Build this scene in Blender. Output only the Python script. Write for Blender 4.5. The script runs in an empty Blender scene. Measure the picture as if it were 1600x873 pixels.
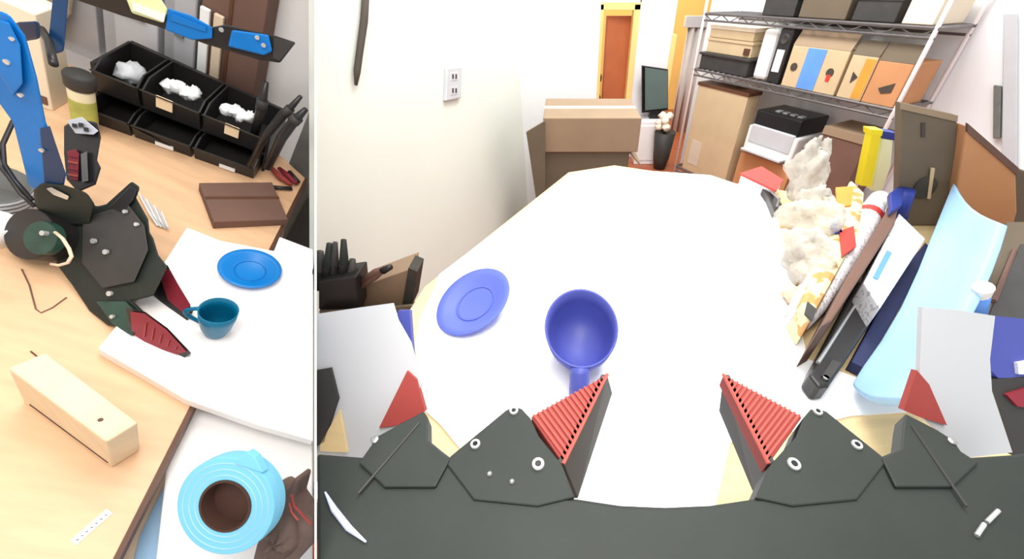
import bpy, bmesh, math, random
from mathutils import Vector as V, Matrix
random.seed(7)
C = bpy.context.scene.collection
SC = bpy.context.scene

# ------------------------------------------------------------------ camera, world, lights, exposure
FPX, PX0, PY0 = 580.0, 880.0, 436.0                 # focal length and principal point for a 1600 x 873 frame
PITCH = math.atan((PY0 + 20.0) / FPX)
CAM = V((0, 0, 1.30))
RIGHT = V((1, 0, 0)); FWD = V((0, math.cos(PITCH), -math.sin(PITCH))); UP = V((0, math.sin(PITCH), math.cos(PITCH)))
cd = bpy.data.cameras.new('camera'); co = bpy.data.objects.new('camera', cd); C.objects.link(co)
cd.sensor_fit = 'HORIZONTAL'; cd.sensor_width = 36.0; cd.lens = FPX / 1600 * 36
cd.shift_x = (800 - PX0) / 1600; cd.clip_start = 0.02; cd.clip_end = 60
co.location = CAM; co.rotation_euler = (math.pi / 2 - PITCH, 0, 0)
SC.camera = co

w = bpy.data.worlds.new('world'); SC.world = w; w.use_nodes = True
bg = w.node_tree.nodes['Background']; bg.inputs[0].default_value = (0.96, 0.98, 1.0, 1); bg.inputs[1].default_value = 0.80
SC.view_settings.view_transform = 'Standard'; SC.view_settings.look = 'None'
SC.view_settings.gamma = 1.0; SC.view_settings.use_curve_mapping = False
SC.view_settings.exposure = 0.25

def area(name, loc, target, size, power, col=(1, 1, 1)):
    l = bpy.data.lights.new(name, 'AREA'); l.shape = 'DISK'; l.size = size; l.energy = power; l.color = col
    o = bpy.data.objects.new(name, l); C.objects.link(o); o.location = loc
    o.rotation_euler = (V(target) - V(loc)).to_track_quat('-Z', 'Y').to_euler()
    return o

# ------------------------------------------------------------------ places
def ray(x, y): return RIGHT * ((x - PX0) / FPX) - UP * ((y - PY0) / FPX) + FWD
def onplane(x, y, P, N):
    r = ray(x, y); return CAM + r * ((P - CAM).dot(N) / r.dot(N))
def Z(x, y, z): return onplane(x, y, V((0, 0, z)), V((0, 0, 1)))
def Y(x, y, yy): return onplane(x, y, V((0, yy, 0)), V((0, 1, 0)))
def AX(x, y, a): return CAM + ray(x, y) * a
# left room: its own bench frame (bench plane, x along the rack of bins, y away, z off the bench)
el, az = math.radians(54), math.radians(355)
LZ = V((math.cos(el) * math.cos(az), math.cos(el) * math.sin(az), math.sin(el)))
_OB = CAM + ray(391, 421) * .8
def PL(x, y, h=0): return onplane(x, y, _OB + LZ * h, LZ)
LO = PL(150, 197); LX = (PL(400, 284) - LO).normalized(); LY = LZ.cross(LX)
def L(x, y, z): return LO + LX * x + LY * y + LZ * z
def PLy(x, y, yy): return onplane(x, y, LO + LY * yy, LY)
# right room: shelving along the right wall, s along it, d into the wall
S0 = Y(1085, 105, 3.0); S0.z = 0
S1 = Y(1395, 170, 1.87); S1.z = 0
ES = (S1 - S0).normalized(); ED = V((-ES.y, ES.x, 0)); EZ = V((0, 0, 1))
def S(s, d, z): return S0 + ES * s + ED * d + EZ * z
def PS(x, y, d=0): return onplane(x, y, S0 + ED * d, ED)
T = 0.95                                             # height of the right table top

area('fill_light_right', (0.35, 1.0, 2.5), (0.25, 0.75, .9), 1.0, 20, (1, .99, .97))  # unseen area light added above the table
area('fill_light_far', (0.55, 2.0, 2.5), (1.5, 2.4, .6), 0.9, 38, (1, .99, .97))  # unseen light added to brighten the far shelving and right wall
area('fill_light_left', L(.15, -.75, 1.25), L(.17, .1, .1), 0.6, 9.5, (1, .95, .88))  # unseen light added near the camera to lift the rear wall

# ------------------------------------------------------------------ materials
def lin(c): return tuple(((x / 255) / 12.92 if x / 255 <= .04045 else ((x / 255 + .055) / 1.055) ** 2.4) for x in c) + (1,)
def mat(name, rgb, rough=.6, amt=.08, scale=12, metal=0, spec=.4, bump=0, stretch=None, trans=0, alpha=1):
    m = bpy.data.materials.new(name); m.use_nodes = True; nt = m.node_tree; b = nt.nodes['Principled BSDF']
    tc = nt.nodes.new('ShaderNodeTexCoord'); mp = nt.nodes.new('ShaderNodeMapping'); nz = nt.nodes.new('ShaderNodeTexNoise')
    nt.links.new(tc.outputs['Object'], mp.inputs[0]); nt.links.new(mp.outputs[0], nz.inputs['Vector'])
    if stretch: mp.inputs['Scale'].default_value = stretch
    nz.inputs['Scale'].default_value = scale; nz.inputs['Detail'].default_value = 5
    rp = nt.nodes.new('ShaderNodeValToRGB'); c = lin(rgb)
    rp.color_ramp.elements[0].position = .3; rp.color_ramp.elements[1].position = .7
    rp.color_ramp.elements[0].color = tuple(x * (1 - amt) for x in c[:3]) + (1,)
    rp.color_ramp.elements[1].color = tuple(min(1, x * (1 + amt)) for x in c[:3]) + (1,)
    nt.links.new(nz.outputs['Fac'], rp.inputs[0]); nt.links.new(rp.outputs[0], b.inputs['Base Color'])
    b.inputs['Roughness'].default_value = rough; b.inputs['Metallic'].default_value = metal
    b.inputs['Specular IOR Level'].default_value = spec; b.inputs['Transmission Weight'].default_value = trans
    b.inputs['Alpha'].default_value = alpha
    if bump:
        bp = nt.nodes.new('ShaderNodeBump'); bp.inputs['Strength'].default_value = bump; bp.inputs['Distance'].default_value = .01
        nt.links.new(nz.outputs['Fac'], bp.inputs['Height']); nt.links.new(bp.outputs[0], b.inputs['Normal'])
    return m
def print_mat(name, base, ink, scale=60, thr=.58, stretch=None):
    """paper with blurred print: noise thresholded into ink"""
    m = mat(name, base, .7, .03); nt = m.node_tree; b = nt.nodes['Principled BSDF']
    tc = nt.nodes.new('ShaderNodeTexCoord'); mp = nt.nodes.new('ShaderNodeMapping'); nz = nt.nodes.new('ShaderNodeTexNoise')
    if stretch: mp.inputs['Scale'].default_value = stretch
    nz.inputs['Scale'].default_value = scale
    nt.links.new(tc.outputs['Object'], mp.inputs[0]); nt.links.new(mp.outputs[0], nz.inputs['Vector'])
    rp = nt.nodes.new('ShaderNodeValToRGB'); rp.color_ramp.elements[0].position = thr; rp.color_ramp.elements[1].position = thr + .04
    rp.color_ramp.elements[0].color = lin(base); rp.color_ramp.elements[1].color = lin(ink)
    nt.links.new(nz.outputs['Fac'], rp.inputs[0]); nt.links.new(rp.outputs[0], b.inputs['Base Color'])
    return m
M = {
 'wall': mat('wall_paint', (222, 226, 216), .9, .02, 3), 'wallwhite': mat('white_wall_paint', (240, 241, 243), .9, .015, 3),
 'floor': mat('red_wood_floor', (170, 95, 60), .4, .25, 4, stretch=(1, 12, 1)), 'floorgrey': mat('grey_floor', (190, 186, 180), .6, .08, 5),
 'paper': mat('white_sheet', (250, 250, 252), .6, .01, 5), 'foam': mat('white_foam_board', (248, 245, 243), .7, .01, 6),
 'pine': mat('pale_pine', (226, 200, 150), .5, .12, 6, stretch=(2, 14, 2)), 'bench': mat('bench_wood', (226, 184, 144), .42, .10, 5, stretch=(2, 10, 2)),
 'block': mat('block_wood', (230, 206, 170), .6, .06, 7, stretch=(9, 2, 2)), 'edge': mat('dark_edge', (92, 58, 40), .5, .15),
 'black': mat('black_plastic', (35, 41, 36), .6, .12, 30), 'blackgloss': mat('black_gloss', (26, 27, 28), .25, .1, 20), 'charcoal': mat('charcoal', (58, 56, 54), .6, .15, 20),
 'red': mat('red_rubber', (158, 64, 58), .65, .08, 20), 'redrib': mat('red_rib', (182, 84, 74), .65, .08, 20), 'maroon': mat('maroon_rubber', (140, 38, 52), .55, .12, 20),
 'screw': mat('screw_steel', (205, 208, 205), .3, .05, 20, metal=.6), 'steel': mat('steel', (165, 165, 165), .35, .08, 20, metal=.7),
 'blue': mat('blue_dish', (88, 104, 198), .45, .05, 8), 'bluedark': mat('blue_cup', (72, 80, 160), .45, .05, 8),
 'cyanblue': mat('azure_dish', (0, 122, 200), .35, .05, 8), 'teal': mat('teal_cup', (0, 105, 140), .35, .06, 8),
 'armblue': mat('arm_blue', (0, 112, 190), .45, .12, 10), 'armdark': mat('arm_dark_blue', (8, 52, 92), .4, .15, 12),
 'card': mat('cardboard', (150, 128, 104), .8, .06, 8), 'carddark': mat('dark_cardboard', (104, 92, 76), .85, .08, 8), 'cardlight': mat('light_cardboard', (200, 178, 142), .8, .05, 8),  # carddark is a darker brown cardboard tone
 'cardorange': mat('orange_cardboard', (196, 140, 96), .8, .08, 8), 'cardbrown': mat('brown_cardboard', (112, 84, 72), .8, .10, 8), 'tape': mat('clear_tape', (208, 196, 176), .3, .05, 9),
 'bluetape': mat('blue_tape', (96, 150, 236), .5, .08, 9), 'mat': mat('light_blue_foam', (164, 205, 240), .7, .04, 9), 'taperoll': mat('sky_blue_tape', (126, 204, 236), .55, .05, 14),
 'core': mat('brown_core', (74, 48, 38), .8, .2, 14), 'white': mat('white_plastic', (240, 240, 238), .4, .02, 8), 'cream': mat('cream', (236, 222, 198), .6, .04, 8), 'beige': mat('beige', (216, 196, 170), .7, .06, 8),
 'tag': mat('beige_tag', (240, 214, 176), .7, .04, 20), 'bin': mat('black_bin', (40, 38, 38), .35, .15, 14), 'smoke': mat('smoky_clear_plastic', (205, 204, 208), .2, .06, 14, alpha=.5), 'clear': mat('clear_plastic', (220, 222, 228), .15, .06, 14, alpha=.55),
 'bagclear': mat('cloudy_bag', (226, 221, 210), .3, .10, 60, bump=.9, alpha=.55), 'lime': mat('pale_lime', (226, 236, 178), .5, .05, 12), 'olive': mat('olive_label', (186, 190, 96), .5, .25, 26),
 'grey': mat('grey_fabric', (112, 112, 108), .9, .12, 30), 'lightgrey': mat('light_grey', (196, 198, 202), .5, .04, 10), 'panel': mat('pale_mirror_image', (194, 195, 198), .6, .03, 6),
 'screen': mat('tv_screen', (96, 114, 110), .18, .1, 3), 'door': mat('brown_door', (182, 104, 64), .5, .12, 5), 'amber': mat('amber_wall', (250, 206, 120), .8, .04, 4), 'frame': mat('amber_glow_frame', (252, 216, 140), .6, .03, 5),  # frame colour carries the amber glow around the doorway
 'curtain': mat('grey_curtain', (214, 208, 204), .9, .06, 9, stretch=(8, 8, 1)), 'yellow': mat('yellow', (236, 226, 52), .5, .05, 10), 'navy': mat('navy', (40, 58, 140), .5, .1, 12), 'palegreen': mat('pale_green', (226, 238, 208), .6, .05, 10),
 'wire': mat('shelf_wire', (112, 108, 108), .35, .08, 20, metal=.5), 'post': mat('white_post', (236, 228, 228), .5, .02, 8), 'plant': mat('plant_dark', (60, 58, 52), .8, .3, 30), 'petal': mat('petal', (250, 240, 220), .8, .06, 20),
 'redlogo': mat('red_print', (214, 60, 50), .5, .05, 10), 'orange': mat('orange_print', (240, 150, 60), .5, .08, 14), 'snack': print_mat('snack_bag', (222, 214, 170), (196, 150, 90), 34, .56), 'print': print_mat('printed_paper', (242, 242, 246), (196, 194, 204), 170, .55),
 'label': print_mat('printed_label', (250, 246, 240), (140, 120, 104), 240, .54, (1, 1, 1)), 'can': mat('cream_can', (238, 226, 190), .4, .05, 12), 'bagdark': mat('brown_grey_bag', (108, 88, 80), .7, .3, 20, bump=.5), 'cablebeige': mat('beige_cable', (226, 196, 168), .5, .03, 12),
 'pcb': mat('circuit_green', (40, 70, 60), .5, .25, 40), 'darkblue': mat('dark_blue_print', (40, 54, 120), .5, .1, 12), 'stripblue': mat('dark_navy', (34, 42, 84), .6, .1, 12), 'ink': mat('black_ink', (70, 62, 54), .7, .1, 20), 'glint': mat('pale_blue_glint', (196, 208, 240), .3, .03, 9),
}

# ------------------------------------------------------------------ mesh building
class MB:
    def __init__(s): s.v = []; s.f = []
    def add(s, vs, fs):
        o = len(s.v); s.v += [V(q) for q in vs]; s.f += [tuple(i + o for i in f) for f in fs]; return s
    def box(s, o, a, b, c):
        o, a, b, c = V(o), V(a), V(b), V(c)
        return s.add([o, o + a, o + a + b, o + b, o + c, o + a + c, o + a + b + c, o + b + c],
                     [(0, 3, 2, 1), (4, 5, 6, 7), (0, 1, 5, 4), (1, 2, 6, 5), (2, 3, 7, 6), (3, 0, 4, 7)])
    def prism(s, pts, off):
        n = len(pts); pts = [V(q) for q in pts]
        offs = off if isinstance(off, list) else [V(off)] * n
        return s.add(pts + [p + o for p, o in zip(pts, offs)],
                     [tuple(range(n)), tuple(range(2 * n - 1, n - 1, -1))] + [(i, i + n, (i + 1) % n + n, (i + 1) % n) for i in range(n)])
    def tube(s, pts, r, n=8):
        pts = [V(q) for q in pts]; m = len(pts); rs = r if isinstance(r, (list, tuple)) else [r] * m
        d = (pts[1] - pts[0]).normalized(); u = d.orthogonal().normalized(); vs = []; fs = []
        for i, p in enumerate(pts):
            d = (pts[min(i + 1, m - 1)] - pts[max(i - 1, 0)]).normalized()
            u = (u - d * u.dot(d)).normalized(); q = d.cross(u)
            vs += [p + (u * math.cos(2 * math.pi * k / n) + q * math.sin(2 * math.pi * k / n)) * rs[i] for k in range(n)]
        for i in range(m - 1):
            fs += [(i * n + k, i * n + (k + 1) % n, (i + 1) * n + (k + 1) % n, (i + 1) * n + k) for k in range(n)]
        fs += [tuple(range(n - 1, -1, -1)), tuple(range((m - 1) * n, m * n))]
        return s.add(vs, fs)
    def lathe(s, prof, o, ax, n=36, sx=1.0, xr=None, caps=True, closed=False):
        o, ax = V(o), V(ax).normalized(); u = (V(xr) - ax * V(xr).dot(ax)).normalized() if xr else ax.orthogonal().normalized(); q = ax.cross(u)
        vs = []; fs = []; m = len(prof)
        for r, h in prof: vs += [o + ax * h + u * (r * sx * math.cos(2 * math.pi * k / n)) + q * (r * math.sin(2 * math.pi * k / n)) for k in range(n)]
        rng = range(m) if closed else range(m - 1)
        for i in rng:
            j = (i + 1) % m
            fs += [(i * n + k, i * n + (k + 1) % n, j * n + (k + 1) % n, j * n + k) for k in range(n)]
        if caps and not closed: fs += [tuple(range(n - 1, -1, -1)), tuple(range((m - 1) * n, m * n))]
        return s.add(vs, fs)
    def blob(s, c, a, b, d, nu=18, nv=12, amp=.12, seed=1):
        rn = random.Random(seed); c, a, b, d = V(c), V(a), V(b), V(d); vs = []; fs = []
        ph = [(rn.uniform(1, 5), rn.uniform(1, 6), rn.uniform(0, 6.3)) for _ in range(5)]
        for i in range(nv + 1):
            t = math.pi * i / nv
            for k in range(nu):
                p = 2 * math.pi * k / nu
                e = 1 + amp * sum(math.sin(round(q[0]) * p + q[1] * t + q[2]) for q in ph) / 2.2
                vs.append(c + (a * (math.sin(t) * math.cos(p)) + b * (math.sin(t) * math.sin(p))) * e + d * (math.cos(t) * e))
        for i in range(nv): fs += [(i * nu + k, i * nu + (k + 1) % nu, (i + 1) * nu + (k + 1) % nu, (i + 1) * nu + k) for k in range(nu)]
        return s.add(vs, fs)
    def grid(s, rows):
        m, n = len(rows), len(rows[0])
        return s.add([q for r in rows for q in r], [(i * n + k, i * n + k + 1, (i + 1) * n + k + 1, (i + 1) * n + k) for i in range(m - 1) for k in range(n - 1)])
    def build(s, name, m, root=None, bevel=0, smooth=False, solid=0, sub=0, label=None):
        me = bpy.data.meshes.new(name); base = root.matrix_world.translation if root else None
        r = root
        base = V((0, 0, 0)); 
        while r: base = base + r.location; r = r.parent
        if root is None:
            lo = min(q.z for q in s.v); base = sum(s.v, V((0, 0, 0))) / len(s.v); base.z = lo
        me.from_pydata([q - base for q in s.v], [], s.f)
        bm = bmesh.new(); bm.from_mesh(me); bmesh.ops.remove_doubles(bm, verts=bm.verts, dist=1e-6); bmesh.ops.recalc_face_normals(bm, faces=bm.faces); bm.to_mesh(me); bm.free()
        me.materials.append(m); o = bpy.data.objects.new(name, me); C.objects.link(o)
        if root: o.parent = root
        else: o.location = base
        if smooth:
            for p in me.polygons: p.use_smooth = True
        if solid:
            md = o.modifiers.new('solid', 'SOLIDIFY'); md.thickness = solid; md.offset = 0
        if bevel:
            md = o.modifiers.new('bevel', 'BEVEL'); md.width = bevel; md.segments = 2; md.limit_method = 'ANGLE'; md.angle_limit = .7
        if sub:
            md = o.modifiers.new('sub', 'SUBSURF'); md.levels = sub; md.render_levels = sub
        if label: o['label'] = label
        return o
def thing(name, label, cat, loc, group=None):
    o = bpy.data.objects.new(name, None); C.objects.link(o); o.location = V(loc); o.empty_display_size = .02
    o['label'] = label; o['category'] = cat
    if group: o['group'] = group
    return o
def tag(o, label, cat, group=None):
    o['label'] = label; o['category'] = cat
    if group: o['group'] = group
    return o
def struct(o): o['kind'] = 'structure'; return o
def mid(pts):
    return sum((V(p) for p in pts), V((0, 0, 0))) / len(pts)
def down(pts, z): return [V((0, 0, z - p.z)) for p in pts]           # straight down to a height
def zp(px, z): return [Z(x, y, z) for x, y in px]
def lp(px, h): return [PL(x, y, h) for x, y in px]
def slab(px, ztop, zbot): return MB().prism(zp(px, ztop), V((0, 0, zbot - ztop)))
def lslab(px, htop, hbot): return MB().prism(lp(px, htop), LZ * (hbot - htop))
def lbox(x0, x1, y0, y1, z0, z1): return MB().box(L(x0, y0, z0), LX * (x1 - x0), LY * (y1 - y0), LZ * (z1 - z0))
def sbox(s0, s1, d0, d1, z0, z1): return MB().box(S(s0, d0, z0), ES * (s1 - s0), ED * (d1 - d0), EZ * (z1 - z0))
def facing(p0, p1):
    """plane through two points that is level with the camera's right axis: (P, N) with N towards the camera"""
    n = (p1 - p0).cross(RIGHT).normalized()
    if n.dot(CAM - p0) < 0: n = -n
    return p0, n
def plate(px, PN, thick, lift=0):
    P, N = PN; P = P + N * lift
    q = [onplane(x, y, P, N) for x, y in px]
    return MB().prism(q, (mid(q) - CAM).normalized() * thick)
def disc(px, py, PN, rpx, thick, lift=0, n=20):
    P, N = PN; c = onplane(px, py, P + N * lift, N); r = rpx / FPX * (c - CAM).dot(FWD)
    return MB().lathe([(r, 0), (r, thick)], c - N * thick * .3, N, n)

# ================================================================== LARGE STRUCTURE
# thin divider between the two rooms
struct(MB().prism([AX(491.5, -90, .16), AX(491.5, 990, .16), AX(491.5, 990, .80), AX(491.5, 560, 1.6), AX(491.5, -90, 1.6)], RIGHT * .0009).build('wall_middle', M['wallwhite']))
# right room
struct(MB().box((-1.2, -.6, -.04), (5.5, 0, 0), (0, 7.4, 0), (0, 0, .04)).build('floor', M['floor']))
_wa, _wb = V((-.645, .8, 0)), V((-.24, 2.3, 0)); _wd = (_wb - _wa).normalized(); _wn = V((_wd.y, -_wd.x, 0))
struct(MB().prism([onplane(493.5, -60, _wa, _wn), onplane(493.5, 760, _wa, _wn), _wa.lerp(_wb, .3), _wb, _wb + V((0, 0, 2.3)), _wa.lerp(_wb, .3) + V((0, 0, 2.3))], _wn * -.02).build('wall_left', M['wall']))
struct(MB().box((-.26, 2.3, 0), (.448, 0, 0), (0, 1.3, 0), (0, 0, 2.3)).build('wall_back', M['wallwhite']))
struct(MB().box((.60, 3.6, 0), (.29, 0, 0), (0, .08, 0), (0, 0, 2.3)).build('wall_back', M['wallwhite']))
struct(MB().box((.2, 5.4, 0), (2.6, 0, 0), (0, .08, 0), (0, 0, 2.3)).build('wall_hallway', M['amber']))
_a = S(-.30, .36, 0); _b = S(3.2, .36, 0)
struct(MB().box(_a, _b - _a, ED * .06, (0, 0, 2.3)).build('wall_right', M['wallwhite']))
# doorway with a brown door standing in it
dr = struct(MB().box((.36, 3.66, 0), (.21, .04, 0), (-.01, .035, 0), (0, 0, 1.12)).build('door_1', M['door']))
fr = MB().box((.555, 3.585, 0), (.05, 0, 0), (0, .11, 0), (0, 0, 1.2)).box((.29, 3.585, 0), (.03, 0, 0), (0, .11, 0), (0, 0, 1.2)).box((.29, 3.585, 1.16), (.315, 0, 0), (0, .11, 0), (0, 0, .05))
struct(fr.build('trim_1', M['frame'], bevel=.004))
struct(MB().box((.30, 3.6, 1.21), (.31, 0, 0), (0, .08, 0), (0, 0, 1.09)).build('wall_back', M['wallwhite']))
struct(MB().box((.885, 3.585, 0), (.04, 0, 0), (0, .11, 0), (0, 0, 1.0)).build('trim_2', M['frame'], bevel=.004))
lp_ = bpy.data.lights.new('hallway_lamp', 'POINT'); lp_.energy = 30; lp_.color = (1, .78, .45); lp_.shadow_soft_size = .12
lo_ = bpy.data.objects.new('hallway_lamp', lp_); C.objects.link(lo_); lo_.location = (.75, 4.5, 1.7)
# grey door edge on the right wall
_p = PS(1560, 215, .36); _q = PS(1561, 132, .36)
struct(MB().prism([PS(1554, 215, .35), PS(1565, 215, .35), PS(1567, 134, .35), PS(1555, 132, .35)], ED * -.02).build('trim_3', M['grey'], bevel=.003))
struct(MB().prism([PS(1566, 330, .35), PS(1590, 330, .35), PS(1592, 20, .35), PS(1570, 20, .35)], ED * -.015).build('trim_4', M['lightgrey'], bevel=.003))

# left room
struct(lbox(-1.2, .55, -1.2, .34, -.78, -.75).build('floor', M['floorgrey']))
struct(MB().prism([PLy(-260, 330, .32), PLy(-260, -120, .32), PLy(489.5, -120, .32), PLy(489.5, 250, .32)], LY * .03).build('wall_rear', M['foam']))

# ================================================================== RIGHT: TABLE
t = thing('table', 'pale wooden table mostly covered by a large white sheet', 'table', V((.25, .45, 0)))
slab([(628, 500), (663, 446), (888, 268), (960, 257), (1215, 295), (1420, 325), (1640, 400), (1640, 900), (700, 900), (655, 720)], T, T - .03).build('table_top', M['pine'], t, bevel=.003)
for q in (V((-.1, .38, 0)), V((.12, .82, 0)), V((.62, .62, 0)), V((.45, .15, 0))):
    MB().box(q - V((.02, .02, 0)), (.04, 0, 0), (0, .04, 0), (0, 0, T - .03)).build('leg', M['pine'], t)
sh = [(648, 540), (654, 500), (676, 456), (686, 428), (760, 372), (893, 270), (955, 262), (1110, 273), (1200, 303), (1214, 335), (1225, 380), (1245, 480), (1262, 560), (1340, 590), (1425, 625), (1418, 642), (1330, 648), (1240, 672), (1141, 690), (1116, 800), (1000, 860), (790, 800), (724, 706), (688, 662), (664, 640)]
tag(slab(sh, T + .003, T + .0002).build('paper_sheet', M['paper']), 'large bright white sheet spread over the pale wooden table', 'sheet')

# saucer and cup
def dish(name, label, c, n_, xr, r, sx, m):
    o = thing(name, label, 'saucer', c)
    MB().lathe([(r * .5, 0), (r * .60, .002), (r * .86, r * .16), (r, r * .24), (r * .985, r * .265), (r * .82, r * .19), (r * .58, r * .09), (r * .55, r * .075), (0.0001, r * .075)], c, n_, 56, sx, xr).build('plate', m, o, smooth=True)
    MB().lathe([(r * .52, r * .075), (r * .50, r * .10), (r * .47, r * .075)], c, n_, 48, sx, xr, caps=False, closed=True).build('inner_ring', m, o, smooth=True)
    return o
_sc = Z(745, 479, T + .006); _sa = (_sc - CAM).dot(FWD)
_tn = V((math.cos(math.radians(75)) * math.cos(math.radians(225)), math.cos(math.radians(75)) * math.sin(math.radians(225)), math.sin(math.radians(75))))
dish('saucer', 'round royal blue saucer lying on the white sheet left of the blue cup', _sc + V((0, 0, .004)), _tn, Z(796, 424, T) - Z(700, 530, T), .0485, 1.17, M['blue'])
def cup(name, label, c, up, r, h, hdir, m, tip=.62, sx=1.0, xr=None, hw=.13):
    o = thing(name, label, 'cup', c)
    p = [(r * .55, 0), (r * .60, h * .03), (r * .80, h * .3), (r * .95, h * .7), (r, h), (r * .95, h), (r * .88, h * .7), (r * .74, h * .33), (r * .5, h * .1), (.0001, h * .08)]
    MB().lathe(p, c, up, 48, sx, xr).build('bowl', m, o, smooth=True)
    hd = (V(hdir) - V(up) * V(hdir).dot(up)).normalized(); pts = []
    for k in range(13):
        a = math.pi * k / 12
        pts.append(c + up * (h * (.90 - .62 * k / 12)) + hd * (r * (.93 - .2 * k / 12) + r * tip * math.sin(a)) + hd * (r * (sx - 1)))
    MB().tube(pts, r * hw, 12).build('handle', m, o, smooth=True)
    return o
_cc = Z(908, 512, T + .055); 
_cr = 59 * (_cc - CAM).dot(FWD) / FPX
_cb = V((_cc.x, _cc.y, T + .004))
_cu = V((0, -math.sin(math.radians(16)), math.cos(math.radians(16))))
cup('cup', 'royal blue cup with its handle toward the left red finger', _cb + V((0, .012, .007)), _cu, _cr * .96, .052, V((-.05, -1, 0)), M['bluedark'], .60, 1.22, V((0, -1, 0)), .26)

# ================================================================== RIGHT: GRIPPER
ZG = 1.10
g = thing('robot_gripper', 'black two-finger robot gripper with red ribbed finger pads reaching over the sheet', 'gripper', V((.05, .08, ZG - .08)))
body = [(493.5, 706), (540, 710), (580, 713), (612, 700), (668, 684), (690, 702), (706, 714), (760, 735), (840, 768), (903, 777), (970, 787), (1040, 790), (1110, 787), (1178, 777), (1240, 765), (1320, 725), (1376, 712), (1400, 702), (1440, 705), (1500, 713), (1580, 708), (1640, 700), (1640, 990), (493.5, 990)]
MB().prism(zp(body, ZG), V((0, 0, -.03))).build('body', M['black'], g, bevel=.002)
def mir(px): return [(2081 - x, y) for x, y in px]
lplate = [(696, 722), (704, 711), (790, 640), (802, 634), (815, 637), (829, 652), (842, 680), (878, 724), (898, 776), (840, 790), (740, 780)]
rplate = [(1385, 722), (1378, 711), (1292, 642), (1280, 637), (1267, 638), (1255, 652), (1243, 682), (1203, 726), (1180, 777), (1240, 790), (1340, 780)]
lred = [(829, 650), (948, 586), (879, 722), (845, 690)]
rred = [(1254, 650), (1131, 586), (1202, 722), (1240, 690)]
lpad = [(948, 584), (952, 584), (884, 728), (879, 722)]
for side, pl_, rd_, tip, base, outer, botline in (
        ('left', lplate, lred, (949, 584), (880, 724), (829, 650), [(957, 613), (903, 778)]),
        ('right', rplate, rred, (1130, 584), (1201, 724), (1254, 650), [(1123, 641), (1180, 777)])):
    MB().prism(zp(pl_, ZG + .0012), V((0, 0, -.024))).build('finger_mount', M['black'], g, bevel=.0008)
    f_ = MB().prism(zp([outer, tip, base], ZG), V((0, 0, -.012))).build('finger_pad', M['red'], g, bevel=.001, label='red ribbed triangular finger pad')
    rb = MB()
    a0, b0, c0 = [V((x, y)) for x, y in (tip, base, outer)]
    for k in range(1, 17):                                         # ribs run across the pad from its inner to its outer edge
        u = k / 17
        p = a0.lerp(b0, u); q = a0.lerp(c0, min(1, u * 1.02))
        P, Q = Z(p.x, p.y, ZG + .0008), Z(q.x, q.y, ZG + .0008)
        one = MB().tube([P, Q], .00075, 6)
        one.build('rib', M['redrib'], f_)
    e = MB().tube([Z(*tip, ZG + .0006), Z(*base, ZG + .0006)], .0011, 6); e.build('pad_edge', M['redrib'], f_)
    # black gripping face: a slab standing below the pad's inner edge
    P0, P1 = Z(*tip, ZG), Z(*base, ZG); Q0, Q1 = Z(*botline[0], ZG - .036), Z(*botline[1], ZG - .05)
    th = V((-.004 if side == 'left' else .004, 0, 0))
    MB().prism([P0, P1, Q1, Q0], th).build('grip_face', M['charcoal'], g, bevel=.0006)
PNg = (V((0, 0, ZG + .0012)), V((0, 0, 1)))
def ringscrew(px, py, r):
    P, N = PNg; c = onplane(px, py, P, N); rr = r / FPX * (c - CAM).dot(FWD)
    sc = MB().lathe([(rr, 0), (rr, .0015), (rr * .9, .002), (rr * .5, .002), (rr * .45, .0005)], c - N * .0005, N, 20).build('screw', M['screw'], g)
    MB().lathe([(rr * .42, 0), (rr * .42, .0018)], c - N * .0004, N, 6).build('socket', M['blackgloss'], sc)
for q in ((803, 642, 7), (743, 694, 8), (841, 725, 10), (1277, 643, 7), (1338, 695, 8), (1240, 725, 10)): ringscrew(*q)
for q in ((765, 740, 4), (800, 752, 4), (586, 688, 6), (1486, 690, 6)):
    P, N = PNg; c = onplane(q[0], q[1], P, N); rr = q[2] / FPX * (c - CAM).dot(FWD)
    MB().lathe([(rr, 0), (rr, .001), (rr * .5, .0016)], c - N * .0003 + N * (.0008 if q[0] in (586, 1486) else 0), N, 14).build('bolt', M['steel'], g)
# side arms of the gripper
arml = [(560, 722), (583, 690), (590, 680), (620, 664), (662, 641), (668, 650), (668, 690), (704, 715), (680, 760), (600, 760)]
armr = [(1530, 722), (1502, 704), (1490, 686), (1460, 668), (1415, 645), (1412, 660), (1408, 700), (1378, 715), (1400, 760), (1490, 760)]
for a_ in (arml, armr): MB().prism(zp(a_, ZG + .002), V((0, 0, -.012))).build('side_arm', M['black'], g, bevel=.0008)
for a_, b_ in (((655, 660), (560, 770)), ((1425, 665), (1510, 790))):
    MB().tube([Z(*a_, ZG + .0022), Z(*b_, ZG + .0022)], .0007, 6).build('seam', M['charcoal'], g)
# side mirrors as flat panels, their reflections modelled as coloured pieces
panl = [(493.5, 490), (560, 480), (612, 473), (620, 500), (640, 535), (658, 600), (640, 660), (590, 690), (572, 716), (493.5, 708)]
panr = [(1441, 479), (1500, 484), (1555, 493), (1547, 560), (1550, 610), (1582, 706), (1500, 716), (1488, 690), (1440, 650), (1436, 600)]
AP = .235
def axp(px, a, th, lift=0): return MB().prism([AX(x, y, a - lift) for x, y in px], FWD * th)
s1 = axp(panl, AP, .003).build('side_panel', M['panel'], g, label='side mirror left of the fingers, pale reflection as flat colour')
axp([(592, 668), (636, 579), (650, 592), (664, 642), (620, 664)], AP - .002, .004).build('wedge_reflection', M['red'], s1, label='red wedge modelled from the finger reflection')
axp([(493.5, 578), (516, 574), (528, 622), (506, 690), (493.5, 697)], AP - .002, .003).build('finger_reflection', M['charcoal'], s1, label='dark finger reflection at the mirror edge')
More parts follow.
